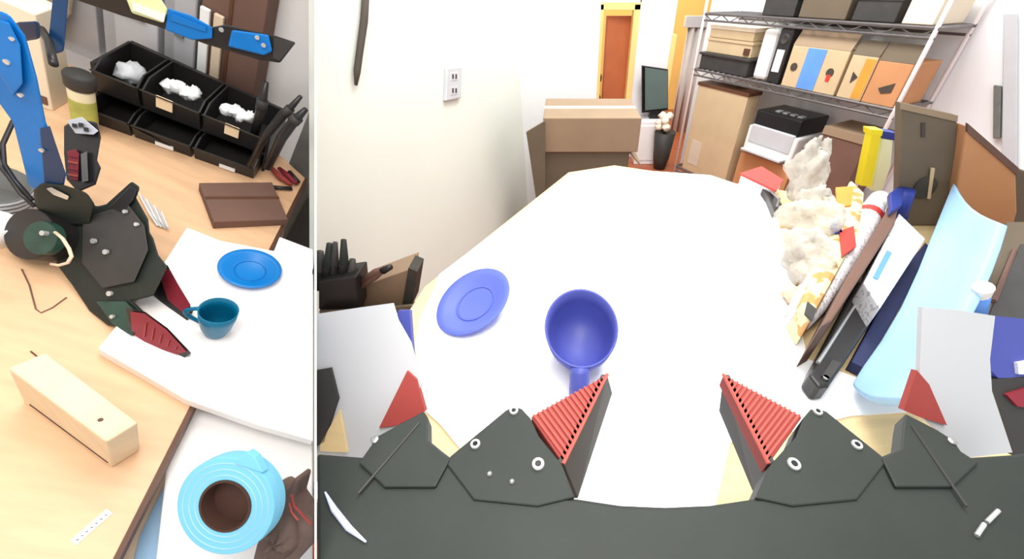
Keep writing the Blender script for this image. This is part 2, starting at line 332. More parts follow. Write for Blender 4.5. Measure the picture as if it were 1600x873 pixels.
axp([(500, 694), (530, 640), (542, 706), (500, 704)], AP - .002, .002).build('wood_reflection', M['pine'], s1, label='reflection of the wooden table as a pale strip')
axp([(617, 510), (622, 484), (640, 484), (645, 556), (632, 546)], AP + .012, .004).build('saucer_reflection', M['bluedark'], s1, label='saucer reflection as a narrow blue strip')
s2 = axp(panr, AP, .003).build('side_panel', M['panel'], g, label='side mirror right of the fingers, pale reflection as flat colour')
axp([(1433, 578), (1452, 600), (1480, 664), (1440, 652), (1412, 640)], AP - .002, .004).build('wedge_reflection', M['red'], s2, label='red wedge modelled from the finger reflection')
axp([(1556, 493), (1625, 500), (1625, 588), (1560, 590), (1546, 575), (1549, 545)], AP + .004, .012).build('cup_reflection', M['bluedark'], s2, label='cup reflection as a dark blue block at the mirror edge')
axp([(1550, 592), (1625, 585), (1625, 720), (1586, 712)], AP + .004, .010).build('finger_reflection', M['charcoal'], s2, label='dark gripper reflection at the right of the mirror')
axp([(1573, 616), (1625, 600), (1625, 640), (1590, 634)], AP + .002, .003).build('wedge_reflection', M['maroon'], s2, label='dark red scrap of the finger reflection')
axp([(1590, 566), (1612, 562), (1612, 584), (1592, 584)], AP + .002, .003).build('glare_patch', M['white'], s2, label='small white glare patch on the mirror')
# lens reflection and highlights on the black body, modelled as pale strips
MB().tube([Z(x, y, ZG + .001) for x, y in ((508, 768), (522, 795), (545, 824), (572, 846))], [.0004, .0014, .0014, .0004], 8).build('glint_strip', M['glint'], g, label='pale blue curved glint strip')
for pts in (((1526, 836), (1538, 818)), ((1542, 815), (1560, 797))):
    MB().tube([Z(x, y, ZG + .001) for x, y in pts], .0010, 8).build('glint_strip', M['screw'], g, label='short pale glint strip')

# ================================================================== RIGHT: BACKGROUND LEFT
# outlet and hanging strap on the left wall
def wl(x, y): return onplane(x, y, _wa, _wn)
o = thing('wall_outlet', 'white electrical outlet plate on the left wall', 'outlet', wl(703, 156))
MB().prism([wl(692, 157), wl(716, 152), wl(717, 103), wl(694, 106)], _wn * .014).build('plate', M['lightgrey'], o, bevel=.003)
for y_ in (118, 140):
    s_ = MB().prism([wl(698, y_ + 9), wl(710, y_ + 7), wl(710, y_ - 7), wl(698, y_ - 5)], _wn * .015).build('socket', M['lightgrey'], o, bevel=.002)
    for dx in (701, 706): MB().prism([wl(dx, y_ + 4), wl(dx + 2, y_ + 4), wl(dx + 2, y_ - 3), wl(dx, y_ - 3)], _wn * .0165).build('slot', M['charcoal'], s_)
tag(MB().tube([wl(x, y) + _wn * .012 for x, y in ((566, -20), (563, 30), (556, 80), (552, 110), (550, 132))], [.009, .010, .009, .009, .004], 8).build('hanging_strap', M['ink'], smooth=True), 'dark brown strap hanging down the left wall', 'strap')
# stacked cartons
def carton(x0, x1, y0, y1, z0, z1, label, m, flap=True, name='cardboard_box'):
    c = thing(name, label, 'box', V(((x0 + x1) / 2, (y0 + y1) / 2, z0)))
    MB().box((x0, y0, z0), (x1 - x0, 0, 0), (0, y1 - y0, 0), (0, 0, z1 - z0)).build('carton', m, c, bevel=.004)
    xm, ym = (x0 + x1) / 2, (y0 + y1) / 2
    MB().box((x0 - .001, ym - .025, z1 - .001), (x1 - x0 + .002, 0, 0), (0, .05, 0), (0, 0, .0025)).box((x1, ym - .025, z1 - .10), (.002, 0, 0), (0, .05, 0), (0, 0, .10)).build('packing_tape', M['tape'], c)
    return c
b1 = carton(-.09, .352, 1.75, 2.12, .688, .842, 'wide low cardboard box on top of the stack beside the doorway', M['card'])
MB().box((.352, 1.79, .74), (.002, 0, 0), (0, .06, 0), (0, 0, .05)).box((.352, 1.98, .72), (.002, 0, 0), (0, .05, 0), (0, 0, .08)).build('shipping_label', M['white'], b1)
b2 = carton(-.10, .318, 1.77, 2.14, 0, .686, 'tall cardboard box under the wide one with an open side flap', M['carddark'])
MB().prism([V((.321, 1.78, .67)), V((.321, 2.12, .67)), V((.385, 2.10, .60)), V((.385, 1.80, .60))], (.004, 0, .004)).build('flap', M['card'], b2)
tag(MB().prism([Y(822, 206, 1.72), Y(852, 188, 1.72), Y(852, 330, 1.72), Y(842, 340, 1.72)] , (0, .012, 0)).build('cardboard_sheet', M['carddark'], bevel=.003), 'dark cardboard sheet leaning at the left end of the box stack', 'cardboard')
# TV, stand and things in the far opening
tv = thing('television', 'dark flat television standing past the doorway', 'television', Y(1024, 178, 3.5))
MB().prism([Y(1003, 102, 3.45), Y(1044, 108, 3.55), Y(1044, 172, 3.55), Y(1003, 176, 3.45)], (0, .03, 0)).build('bezel', M['blackgloss'], tv, bevel=.004)
MB().prism([Y(1008, 105, 3.445), Y(1043, 110, 3.545), Y(1043, 168, 3.545), Y(1008, 172, 3.445)], (0, .02, 0)).build('screen', M['screen'], tv)
MB().prism([Y(1016, 172, 3.5), Y(1034, 172, 3.5), Y(1036, 186, 3.5), Y(1014, 186, 3.5)], (0, .05, 0)).build('foot', M['blackgloss'], tv)
_st = Y(1022, 184, 3.5)
cs = thing('television_cabinet', 'white cabinet under the dark television', 'cabinet', V((_st.x, 3.46, 0)))
MB().box((.66, 3.40, 0), (.20, 0, 0), (0, .18, 0), (0, 0, _st.z - .005)).build('carcass', M['wallwhite'], cs, bevel=.004)
MB().box((.67, 3.392, .04), (.085, 0, 0), (0, .01, 0), (0, 0, _st.z - .08)).build('door', M['white'], cs)
MB().box((.765, 3.392, .04), (.085, 0, 0), (0, .01, 0), (0, 0, _st.z - .08)).build('door', M['white'], cs)
_f = Y(1042, 190, 3.30)
fl = thing('flower_pot', 'cream flowers in a dark pot beside the television', 'plant', V((_f.x, 3.30, 0)))
MB().lathe([(.05, 0), (.07, .1), (.09, _f.z - .08), (.08, _f.z - .08), (.001, _f.z - .1)], V((_f.x, 3.30, 0)), EZ, 20).build('pot', M['charcoal'], fl, smooth=True)
for k in range(7):
    q = V((_f.x + random.uniform(-.07, .07), 3.30 + random.uniform(-.05, .05), _f.z + random.uniform(-.04, .05)))
    MB().blob(q, V((.035, 0, 0)), V((0, .035, 0)), V((0, 0, .03)), 10, 7, .2, k).build('flower', M['petal'], fl, smooth=True)
    MB().tube([V((_f.x, 3.30, _f.z - .11)), q], .004, 5).build('stem', M['plant'], fl)
rows = [[V((1.20 + .40 * k / 24, 4.3 + .03 * math.sin(k * 1.6), z)) for k in range(25)] for z in (.02, 1.0)]
cu = thing('curtain', 'pale grey curtain hanging in the far warm opening', 'curtain', V((1.4, 4.3, .02)))
MB().grid(rows).build('cloth', M['curtain'], cu, smooth=True, solid=.006)
MB().box((1.16, 4.26, 1.0), (.48, 0, 0), (0, .08, 0), (0, 0, .09)).build('valance', M['lightgrey'], cu, bevel=.004)
st = thing('coat_stand', 'small black stand with two round knobs just inside the doorway', 'stand', V((.315, 3.75, 0)))
MB().tube([V((.315, 3.75, 0)), V((.315, 3.75, .62))], .012, 8).build('pole', M['blackgloss'], st)
for z_ in (.66, .49): MB().blob(V((.318, 3.75, z_)), V((.03, 0, 0)), V((0, .03, 0)), V((0, 0, .045)), 12, 8, .1, 3).build('knob', M['blackgloss'], st, smooth=True)

# ================================================================== RIGHT: SHELVING
sv = thing('wire_shelving', 'white-posted wire shelving unit along the right wall full of boxes', 'shelf', S(.65, .17, 0))
for s_ in (.0, 1.30):
    for d_ in (.0, .33): MB().tube([S(s_, d_, 0), S(s_, d_, 2.0)], .0095, 10).build('post', M['post'], sv, smooth=True)
for zz in (.14, .845, 1.165):
    b_ = MB()
    for d_ in (.0, .33): b_.tube([S(-.01, d_, zz), S(1.31, d_, zz)], .008, 6).tube([S(-.01, d_, zz - .035), S(1.31, d_, zz - .035)], .006, 6)
    for s_ in (.0, 1.30): b_.tube([S(s_, 0, zz), S(s_, .33, zz)], .008, 6)
    sf = b_.build('shelf_frame', M['wire'], sv)
    for k in range(27): MB().tube([S(.025 + k * .048, 0, zz + .004), S(.025 + k * .048, .33, zz + .004)], .0035, 5).build('wire', M['wire'], sf)
    zb = MB()
    for k in range(18): zb.tube([S(k * .0725, 0, zz - .035 * (k % 2)), S((k + 1) * .0725, 0, zz - .035 * ((k + 1) % 2))], .003, 5)
    zb.build('truss', M['wire'], sf)
ZS = .853
def sb(name, label, s0, s1, d0, d1, z0, z1, m, cat='box', bevel=.004, group=None):
    o = thing(name, label, cat, S((s0 + s1) / 2, (d0 + d1) / 2, z0), group)
    sbox(s0, s1, d0, d1, z0, z1).build('carton', m, o, bevel=bevel); return o
# middle shelf, from the far end
o = thing('storage_bin', 'dark grey low bin at the far end of the middle shelf', 'bin', S(.24, .15, ZS))
sbox(.03, .43, .01, .30, ZS, ZS + .095).build('tub', M['charcoal'], o, bevel=.006); sbox(.02, .44, .0, .31, ZS + .085, ZS + .10).build('lid', M['charcoal'], o, bevel=.003)
o = sb('cardboard_box', 'light cardboard box lying on the dark grey low bin', .05, .41, .03, .28, ZS + .101, ZS + .18, M['cardlight']); sbox(.045, .415, .025, .285, ZS + .17, ZS + .185).build('lid', M['cardlight'], o); sbox(.36, .40, .02, .03, ZS + .115, ZS + .15).build('red_patch', M['edge'], o)
o = sb('cardboard_box', 'second light cardboard box on top of the far stack', .05, .40, .03, .28, ZS + .187, ZS + .25, M['cardlight']); sbox(.046, .404, .026, .284, ZS + .235, ZS + .255).build('lid', M['cream'], o)
o = thing('plastic_jug', 'tall white plastic container between the far stack and black speaker', 'container', S(.52, .12, ZS))
sbox(.46, .555, .03, .2, ZS, ZS + .26).build('body', M['white'], o, bevel=.02); MB().lathe([(.03, 0), (.03, .03)], S(.507, .115, ZS + .255), EZ, 18).build('cap', M['white'], o)
o = thing('speaker', 'narrow black speaker with a white label on the middle shelf', 'speaker', S(.62, .1, ZS))
sbox(.585, .665, .005, .22, ZS, ZS + .27).build('cabinet', M['bin'], o, bevel=.006); sbox(.602, .648, .0, .008, ZS + .06, ZS + .17).build('label', M['white'], o)
MB().lathe([(.028, 0), (.022, .008), (.001, .004)], S(.625, .007, ZS + .22), -ED, 20).build('cone', M['charcoal'], o)
o = sb('cardboard_box', 'big cardboard box with a bright blue tape strip on the middle shelf', .69, 1.00, .0, .31, ZS, ZS + .20, M['cardlight'])
sbox(.785, .885, -.003, .002, ZS + .005, ZS + .195).build('tape_strip', M['bluetape'], o, label='bright blue tape strip'); MB().prism([S(.69, 0, ZS + .2), S(1.0, 0, ZS + .2), S(1.0, .04, ZS + .27), S(.69, .04, ZS + .27)], ED * .006).build('flap', M['card'], o)
for s_ in (.735, .94):
    MB().lathe([(.020, 0), (.020, .002)], S(s_, -.001, ZS + .10), -ED, 14).build('printed_mark', M['ink'], o); 
sbox(.93, .95, -.0035, .0, ZS + .06, ZS + .09).build('printed_mark', M['redlogo'], o)
o = sb('cardboard_box', 'small cardboard box with an arrow mark right of the blue taped box', 1.015, 1.135, .0, .26, ZS, ZS + .19, M['cardlight']); sbox(1.085, 1.13, -.002, .001, ZS + .01, ZS + .18).build('orange_strip', M['orange'], o); MB().prism([S(1.05, -.001, ZS + .12), S(1.08, -.001, ZS + .10), S(1.055, -.001, ZS + .07)], ED * -.002).build('printed_mark', M['ink'], o)
MB().prism([S(1.015, 0, ZS + .19), S(1.135, 0, ZS + .19), S(1.135, .03, ZS + .25), S(1.015, .03, ZS + .25)], ED * .006).build('flap', M['carddark'], o)
o = sb('cardboard_box', 'orange-tinted cardboard box at the near end of the middle shelf', 1.14, 1.285, .0, .26, ZS, ZS + .18, M['cardorange']); MB().prism([S(1.19, -.001, ZS + .07), S(1.25, -.001, ZS + .10), S(1.25, -.001, ZS + .06), S(1.21, -.001, ZS + .05)], ED * -.002).build('printed_mark', M['ink'], o)
MB().prism([S(1.14, 0, ZS + .18), S(1.285, 0, ZS + .18), S(1.30, .03, ZS + .25), S(1.14, .03, ZS + .25)], ED * .006).build('flap', M['carddark'], o)
# top shelf
for k, (a_, b_, h_, m_, lb) in enumerate(((.42, .62, .10, 'charcoal', 'dark tray at the far part of the top shelf'), (.65, .90, .12, 'carddark', 'brown box in the middle of the top shelf'), (.93, 1.12, .10, 'charcoal', 'dark crate beside the near end of the top shelf'), (1.15, 1.27, .12, 'cream', 'cream box on the near end of the top shelf'))):
    o = sb(('storage_tray', 'cardboard_box', 'storage_crate', 'carton_box')[k], lb, a_, b_, .02, .30, 1.174, 1.174 + h_, M[m_]); sbox(a_ - .004, b_ + .004, .016, .304, 1.174 + h_ - .02, 1.174 + h_ + .005).build('lid', M[m_], o)
# bottom shelf
ZB = .148
o = sb('cardboard_box', 'tall flat tan cardboard box standing at the far end of the bottom shelf', .07, .50, .0, .12, ZB, .77, M['cardlight']); sbox(.065, .505, -.004, .124, .755, .775).build('lid_edge', M['edge'], o); sbox(.12, .22, -.002, .001, ZB + .06, ZB + .24).build('print_panel', M['tape'], o)
o = sb('cardboard_box', 'brown cardboard box under the white printer', .54, .92, .03, .30, ZB, .44, M['cardorange']); sbox(.535, .925, .025, .305, .425, .445).build('lid', M['card'], o)
o = thing('printer', 'white desktop printer with a black top panel on the lower shelf', 'printer', S(.72, .16, .446))
sbox(.55, .90, .02, .30, .446, .60).build('body', M['white'], o, bevel=.012); sbox(.57, .88, .03, .29, .595, .695).build('top_panel', M['blackgloss'], o, bevel=.008); sbox(.575, .875, .014, .05, .50, .61).build('front_flap', M['lightgrey'], o, bevel=.006); sbox(.58, .87, -.04, .02, .455, .468).build('paper_tray', M['lightgrey'], o, bevel=.003)
for k in range(4): sbox(.66 + k * .05, .69 + k * .05, .08, .12, .694, .700).build('button', M['lightgrey'], o)
o = sb('cardboard_box', 'small brown box right of the printer behind the cloudy bag', 1.02, 1.25, .02, .26, ZB, .70, M['cardbrown']); sbox(1.015, 1.255, .015, .265, .665, .705).build('lid', M['card'], o)

# books and a black clip between the sheet and the shelving
o = thing('book', 'thin white book with a red cover edge behind the far right of the sheet', 'book', Z(1185, 288, T))
slab([(1158, 272), (1190, 262), (1222, 282), (1212, 298)], T + .025, T + .0005).build('pages', M['white'], o, bevel=.001); slab([(1156, 270), (1190, 259), (1224, 280), (1213, 297)], T + .029, T + .025).build('cover', M['redlogo'], o)
o = thing('binder_clip', 'black clip on the right edge of the sheet', 'clip', Z(1208, 306, T))
slab([(1190, 292), (1208, 296), (1222, 318), (1210, 330), (1200, 306)], T + .018, T + .004).build('jaw', M['bin'], o, bevel=.001); MB().tube([Z(1205, 300, T + .02), Z(1218, 310, T + .035), Z(1214, 322, T + .02)], .002, 6).build('lever', M['steel'], o)

# ================================================================== RIGHT: CLUTTER ON THE TABLE
def upright(px, yy, thick, z0=None):
    """an upright panel whose face lies in the vertical plane at depth yy"""
    return MB().prism([Y(x, y, yy) for x, y in px], (0, thick, 0))
o = thing('cloudy_bag', 'crumpled cloudy plastic bag heaped along the right side of the sheet', 'bag', Z(1265, 420, T))
rn = random.Random(4)
c0 = Z(1285, 430, T + .065)
for nm, p_, h_, a_, b_, c_, sd in (('pouch', (1268, 340), .045, .030, .055, .045, 5), ('pouch', (1258, 400), .035, .026, .050, .034, 21), ('neck', (1262, 268), .075, .026, .040, .050, 8)):
    k_ = MB().blob(Z(*p_, T + h_), V((a_, 0, 0)), V((0, b_, 0)), V((0, 0, c_)), 44, 28, .20, sd).build(nm, M['bagclear'], o, smooth=True)
    tx = bpy.data.textures.new('crumple', 'CLOUDS'); tx.noise_scale = .018
    md = k_.modifiers.new('crumple', 'DISPLACE'); md.texture = tx; md.strength = .022; md.mid_level = .5
for k in range(5):
    MB().blob(Z(1240 + 12 * (k % 3), 400 + 20 * k, T + .016), V((.012, 0, 0)), V((0, .016, 0)), V((0, 0, .013)), 12, 8, .2, 30 + k).build('content', M['beige'] if k % 2 else M['card'], o, smooth=True, label='brown-beige lump in the bag')
o = thing('snack_bag', 'beige printed snack bag with orange and red marks beside the white bottle', 'bag', Z(1290, 440, T))
slab([(1330, 278), (1352, 300), (1345, 360), (1268, 500), (1250, 470), (1290, 380)], T + .05, T + .0005).build('pouch', M['snack'], o, bevel=.006)
slab([(1306, 292), (1334, 290), (1330, 320), (1308, 322)], T + .053, T + .050).build('printed_patch', M['orange'], o); slab([(1312, 360), (1334, 352), (1338, 384), (1316, 400)], T + .053, T + .050).build('printed_patch', M['redlogo'], o); slab([(1298, 345), (1312, 340), (1316, 362), (1300, 364)], T + .053, T + .05).build('printed_patch', M['navy'], o)
slab([(1262, 470), (1276, 482), (1270, 500), (1258, 488)], T + .053, T + .05).build('printed_patch', M['charcoal'], o)
# long white bottle lying on its side, cap to the back
o = thing('white_bottle', 'long white bottle with a red mark lying beside the snack bag', 'bottle', Z(1310, 400, T))
p0, p1 = Z(1366, 322, T + .025), Z(1246, 500, T + .024); dv = p1 - p0
MB().tube([p0, p0 + dv * .06, p0 + dv * .12, p0 + dv * .5, p0 + dv * .9, p1], [.012, .020, .023, .023, .020, .015], 20).build('body', M['print'], o, smooth=True)
MB().tube([p0 - dv * .10, p0 + dv * .02], [.017, .018], 18).build('cap', M['white'], o, smooth=True); q = p0 + dv * .13
MB().tube([q, q + dv * .05], [.0236, .0238], 20).build('red_band', M['redlogo'], o)
o = thing('dark_folder', 'thin dark brown folder standing between the bottle and printed paper', 'folder', Z(1350, 400, T))
slab([(1392, 318), (1408, 306), (1398, 350), (1300, 500), (1282, 510), (1330, 420)], T + .07, T + .0005).build('cover', M['cardbrown'], o, bevel=.002); slab([(1390, 300), (1414, 288), (1410, 318), (1392, 330)], T + .08, T + .07).build('blue_tab', M['navy'], o, bevel=.002)
o = thing('printed_box', 'white printed box with a blue line behind the black case', 'box', Z(1400, 400, T))
slab([(1405, 332), (1446, 372), (1376, 480), (1350, 440)], T + .06, T + .0005).build('carton', M['print'], o, bevel=.002); slab([(1386, 390), (1394, 394), (1372, 436), (1364, 432)], T + .0615, T + .06).build('blue_line', M['bluetape'], o)
tag(slab([(1446, 378), (1452, 384), (1420, 456), (1372, 540), (1350, 574), (1330, 564), (1362, 505), (1398, 436)], T + .016, T + .0005).build('navy_strip', M['stripblue'], bevel=.001), 'thin navy strip between the printed box and blue mat', 'book')  # dark slab filling the gap beside the mat
o = thing('black_case', 'black tool case with a silver rail lying beside the blue mat', 'case', Z(1320, 520, T))
slab([(1340, 440), (1362, 430), (1386, 446), (1380, 474), (1296, 602), (1280, 604), (1264, 584), (1272, 566)], T + .028, T + .0035).build('shell', M['bin'], o, bevel=.003)
slab([(1361, 432), (1384, 447), (1381, 462), (1352, 446)], T + .033, T + .028).build('end_block', M['blackgloss'], o, bevel=.002)
MB().tube([Z(1352, 452, T + .029), Z(1278, 566, T + .029)], [.0012, .0022], 8).build('rail', M['screw'], o, label='silver rail')
slab([(1300, 560), (1316, 566), (1296, 594), (1284, 586)], T + .0305, T + .028).build('grip_pad', M['charcoal'], o, bevel=.001)
for q in ((1374, 452), (1366, 470), (1290, 590)): MB().lathe([(.003, 0), (.003, .002)], Z(*q, T + .0335 if q[1] < 460 else T + .0285), EZ, 12).build('screw', M['screw'], o)
# curved light blue foam mat, low on the sheet side and raised on the far side
lowp = [(1334, 604), (1352, 575), (1380, 535), (1410, 484), (1437, 425), (1458, 372), (1476, 328), (1492, 288)]
hip = [(1418, 628), (1440, 606), (1466, 572), (1496, 520), (1524, 468), (1545, 420), (1558, 384), (1568, 350)]
rows = []
for i in range(7):
    u = i / 6; row = []
    for k, (a_, b_) in enumerate(zip(lowp, hip)):
        A_ = Z(a_[0], a_[1], T + .012 + .075 * (k / 7) ** 1.5); B_ = Z(b_[0], b_[1], T + .07 + .06 * (k / 7) ** 1.5)
        q = A_.lerp(B_, u); q.z -= .02 * math.sin(math.pi * u) * .5; row.append(q)
    rows.append(row)
tag(MB().grid(rows).build('foam_mat', M['mat'], smooth=True, solid=.010, bevel=.002), 'curved light blue foam mat leaning beside the black case', 'mat')
# yellow pack and white-green pack at the back right
o = thing('yellow_pack', 'tall bright yellow pack standing behind the cloudy bag', 'pack', Y(1355, 290, .75))
upright([(1362, 207), (1378, 208), (1362, 292), (1344, 290)], .74, .02).build('box', M['yellow'], o, bevel=.002); upright([(1361, 202), (1380, 203), (1378, 212), (1361, 211)], .739, .024).build('flap', M['yellow'], o)
o = thing('white_pack', 'pale green-white pack with a navy top beside the yellow pack', 'pack', Y(1380, 300, .75))
upright([(1380, 212), (1396, 216), (1392, 260), (1378, 300), (1362, 298)], .75, .02).build('box', M['palegreen'], o, bevel=.002); upright([(1378, 204), (1404, 208), (1402, 220), (1378, 216)], .749, .024).build('top', M['navy'], o, bevel=.001)
o = thing('blue_roll', 'dark blue wrapped roll leaning at the back beside the brown panel', 'roll', Z(1402, 330, T))
MB().tube([Y(1397, 346, .585), Y(1413, 298, .585)], [.016, .015], 14).build('roll', M['navy'], o, smooth=True); MB().tube([Y(1398.5, 341, .585), Y(1400, 336, .585)], [.0172, .0172], 14).build('band', M['darkblue'], o)
o = thing('cardboard_box', 'upright brown cardboard box standing left of the orange-brown one', 'box', Y(1450, 340, .62))
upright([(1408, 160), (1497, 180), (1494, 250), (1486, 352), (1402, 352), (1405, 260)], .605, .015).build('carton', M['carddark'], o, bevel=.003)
upright([(1408, 160), (1497, 180), (1496, 190), (1408, 170)], .603, .002).build('top_edge', M['card'], o); upright([(1440, 192), (1446, 192), (1446, 214), (1440, 214)], .603, .003).build('printed_mark', M['ink'], o)
MB().lathe([(.022, 0), (.022, .002)], Y(1445, 292, .604), V((0, -1, 0)), 24, .8).build('round_hole', M['plant'], o, label='dark oval cut-out'); upright([(1455, 262), (1461, 262), (1454, 310), (1449, 310)], .601, .002).build('printed_mark', M['cardlight'], o)
o = thing('cardboard_box', 'orange-brown cardboard box standing behind the light blue mat', 'box', Y(1540, 350, .57))
upright([(1512, 196), (1588, 262), (1590, 330), (1582, 358), (1488, 358), (1496, 290)], .59, .03).build('carton', M['cardorange'], o, bevel=.003); upright([(1512, 192), (1592, 262), (1590, 274), (1512, 206)], .588, .004).build('top_edge', M['cardbrown'], o)
o = thing('dark_crate', 'dark brown crate at the far right behind the blue mat', 'crate', Z(1600, 440, T))
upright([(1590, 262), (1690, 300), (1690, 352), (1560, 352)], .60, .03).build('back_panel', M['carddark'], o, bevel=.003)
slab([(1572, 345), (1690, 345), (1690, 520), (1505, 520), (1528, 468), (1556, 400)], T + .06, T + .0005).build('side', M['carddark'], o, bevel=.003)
slab([(1596, 380), (1690, 380), (1690, 505), (1540, 505), (1566, 440)], T + .062, T + .059).build('inset', M['charcoal'], o, bevel=.001)
MB().tube([Z(1552, 470, T + .0625), Z(1585, 390, T + .0625)], .003, 6).build('strap', M['cardbrown'], o)
o = thing('blue_bottle_top', 'small blue and white tube standing between the mat and crate', 'tube', Z(1526, 480, T))
MB().tube([Z(1523, 486, T + .07), Z(1534, 452, T + .10)], [.010, .008], 12).build('body', M['bluetape'], o, smooth=True); MB().tube([Z(1531, 460, T + .093), Z(1537, 448, T + .105)], .0085, 12).build('cap', M['white'], o)

# left of the table: things on a low stand by the wall
o = thing('side_stand', 'dark low stand against the left wall beside the table', 'stand', V((-.46, .64, 0)))
MB().prism([Y(494 + 4, 486, .60), Y(652, 476, .60), Y(652, 470, .74), Y(505, 470, .74)], [V((0, 0, -.02))] * 4).build('top', M['carddark'], o, bevel=.002)
for q in ((520, 484, .61), (640, 478, .61)):
    p = Y(*q); MB().box(p + V((-.01, 0, -.02)), (.02, 0, 0), (0, .02, 0), (0, 0, -(p.z - .02))).build('leg', M['carddark'], o)
o = thing('tool_holder', 'cluster of black tools standing upright against the left wall', 'tools', Y(522, 480, .62))
MB().prism([Y(497, 440, .62), Y(556, 432, .62), Y(562, 482, .62), Y(497, 484, .62)], (0, .06, 0)).build('holder', M['bin'], o, bevel=.004)
for k, (x0, y0_, x1, y1_, r_) in enumerate(((500, 450, 500, 392, .012), (512, 448, 515, 380, .010), (522, 446, 524, 378, .008), (538, 445, 537, 374, .009), (548, 444, 551, 404, .010))):
    a_, b_ = Y(x0, y0_, .64), Y(x1, y1_, .66); tl = MB().tube([a_, a_.lerp(b_, .5), b_], [r_, r_ * 1.1, r_ * .6], 10).build('tool', M['black'] if k % 2 else M['charcoal'], o, smooth=True)
    MB().tube([a_.lerp(b_, .42), a_.lerp(b_, .5)], r_ * 1.2, 10).build('collar', M['bin'], tl)
o = thing('cardboard_box', 'small brown box beside the black tools at the table corner', 'box', Y(600, 470, .70))
MB().prism([Y(563, 448, .66), Y(640, 420, .66), Y(630, 476, .66), Y(563, 482, .66)], (0, .07, 0)).build('carton', M['card'], o, bevel=.002); MB().prism([Y(638, 418, .655), Y(652, 424, .655), Y(644, 476, .655), Y(628, 478, .655)], (0, .05, 0)).build('side', M['plant'], o)
o = thing('pliers', 'reddish pliers resting on the small brown box by the tools', 'tool', Y(585, 438, .645))
for pts in (((562, 448), (585, 432), (602, 420)), ((566, 438), (588, 424), (600, 418))): MB().tube([Y(x, y, .645) for x, y in pts], [.007, .008, .004], 10).build('grip', M['cardbrown'], o, smooth=True)
MB().tube([Y(598, 422, .645), Y(611, 416, .645)], [.009, .006], 10).build('jaw', M['bin'], o, smooth=True)

# ================================================================== LEFT ROOM
def lthing(name, label, cat, px, py, h=0, group=None): return thing(name, label, cat, PL(px, py, h), group)
bt = thing('workbench', 'orange-toned wooden workbench under the robot arm', 'bench', L(0, -.4, -.75))
bpoly = [(.362, -1.02), (.362, .085), (.25, .17), (-.75, .17), (-.75, -1.02)]
MB().prism([L(x, y, 0) for x, y in bpoly], LZ * -.03).build('bench_top', M['bench'], bt, bevel=.001)
lbox(.362, .368, -1.02, .085, -.031, -.0005).build('edge_band', M['edge'], bt, label='dark edge band')
for x_, y_ in ((.31, -.95), (.31, .02), (-.7, -.95), (-.7, .1)): lbox(x_, x_ + .04, y_, y_ + .04, -.75, -.03).build('leg', M['bench'], bt)
# white boards
o = tag(lslab([(292, 354), (345, 375), (428, 391), (437, 369), (489.5, 389), (489.5, 688), (400, 662), (288, 622), (153, 543), (205, 480), (262, 400)], .022, .0005).build('foam_board', M['foam'], bevel=.002), 'thick white foam board on the workbench under the azure dishes', 'board')
lt = lthing('white_table', 'white side table just below the bench corner', 'table', 400, 760, -.75)
lslab([(300, 636), (489, 690), (489, 940), (236, 940), (262, 716)], -.035, -.06).build('table_top', M['foam'], lt, bevel=.003)
for q in ((310, 740), (470, 780)): 
    p = PL(*q, -.06); MB().box(p, LX * .03, LY * .03, LZ * -.69).build('leg', M['foam'], lt)
o = tag(lslab([(262, 716), (300, 770), (292, 940), (150, 940), (176, 880), (252, 712)], -.09, -.10).build('foam_mat', M['mat'], bevel=.003), 'light blue foam mat hanging below the bench edge', 'mat')
tag(MB().tube([PL(256, 735, -.085), PL(205, 838, -.085), PL(190, 900, -.085)], .009, 8).build('mat_roll', M['beige'], smooth=True), 'beige rolled strip along the bench edge on the light blue mat', 'strip')
# grey chair back beyond the bench end
cb = thing('chair', 'grey upholstered chair back beyond the right end of the workbench', 'chair', PLy(470, 400, .13))
MB().prism([PLy(x, y, .12) for x, y in ((489.5, 160), (485, 168), (468, 212), (446, 268), (450, 300), (424, 396), (436, 402), (489.5, 402))], LY * .04).build('backrest', M['grey'], cb, bevel=.006)
MB().prism([PLy(x, y, .118) for x, y in ((489.5, 300), (478, 312), (440, 385), (489.5, 396))], LY * -.006).build('seat_cover', M['charcoal'], cb, bevel=.002)
# dishes
_c2 = PL(391, 424, .0225)
dish('saucer', 'round azure saucer on the foam board behind the teal cup', _c2, LZ, LX, .0515, 1.0, M['cyanblue'])
_c3 = PL(342, 484, .094); _c3 = _c3 - LZ * .071
cup('cup', 'teal cup with its handle against the upper finger of the robot arm', _c3, LZ, .0265, .071, PL(300, 470) - PL(342, 480), M['teal'], .8)
# wooden block
o = lthing('wood_block', 'long pale wooden block lying near the front of the workbench', 'block', 100, 690)
tq = lp([(166, 690), (203, 649), (46, 543), (11, 574)], .10); bx = tq[3] - tq[0]; by = tq[1] - tq[0]; by = by - bx * (by.dot(bx) / bx.dot(bx))
MB().box(tq[0], bx, by, LZ * -.0995).build('beam', M['block'], o, bevel=.003)
kc = PL(157, 655, .1003); MB().lathe([(.0025, 0), (.002, .0008)], kc, LZ, 14).build('knot', M['edge'], o)
e0 = tq[0] - LZ * .084 - by.normalized() * .0004
MB().tube([e0 + bx * .03, e0 + bx * .9], .0008, 5).build('saw_line', M['edge'], o)

# paper label
o = lthing('paper_label', 'small white printed label stuck on the bench near its front edge', 'label', 145, 822)
lslab([(110, 843), (167, 794), (176, 801), (119, 851)], .0012, .0002).build('strip', M['white'], o)
for k in range(7):
    u = k / 7; a_ = V((119 + 52 * u, 843 - 45 * u)); MB().tube([PL(a_.x, a_.y, .0014), PL(a_.x + 4, a_.y - 1, .0014)], .0006, 4).build('print_line', M['ink'], o)
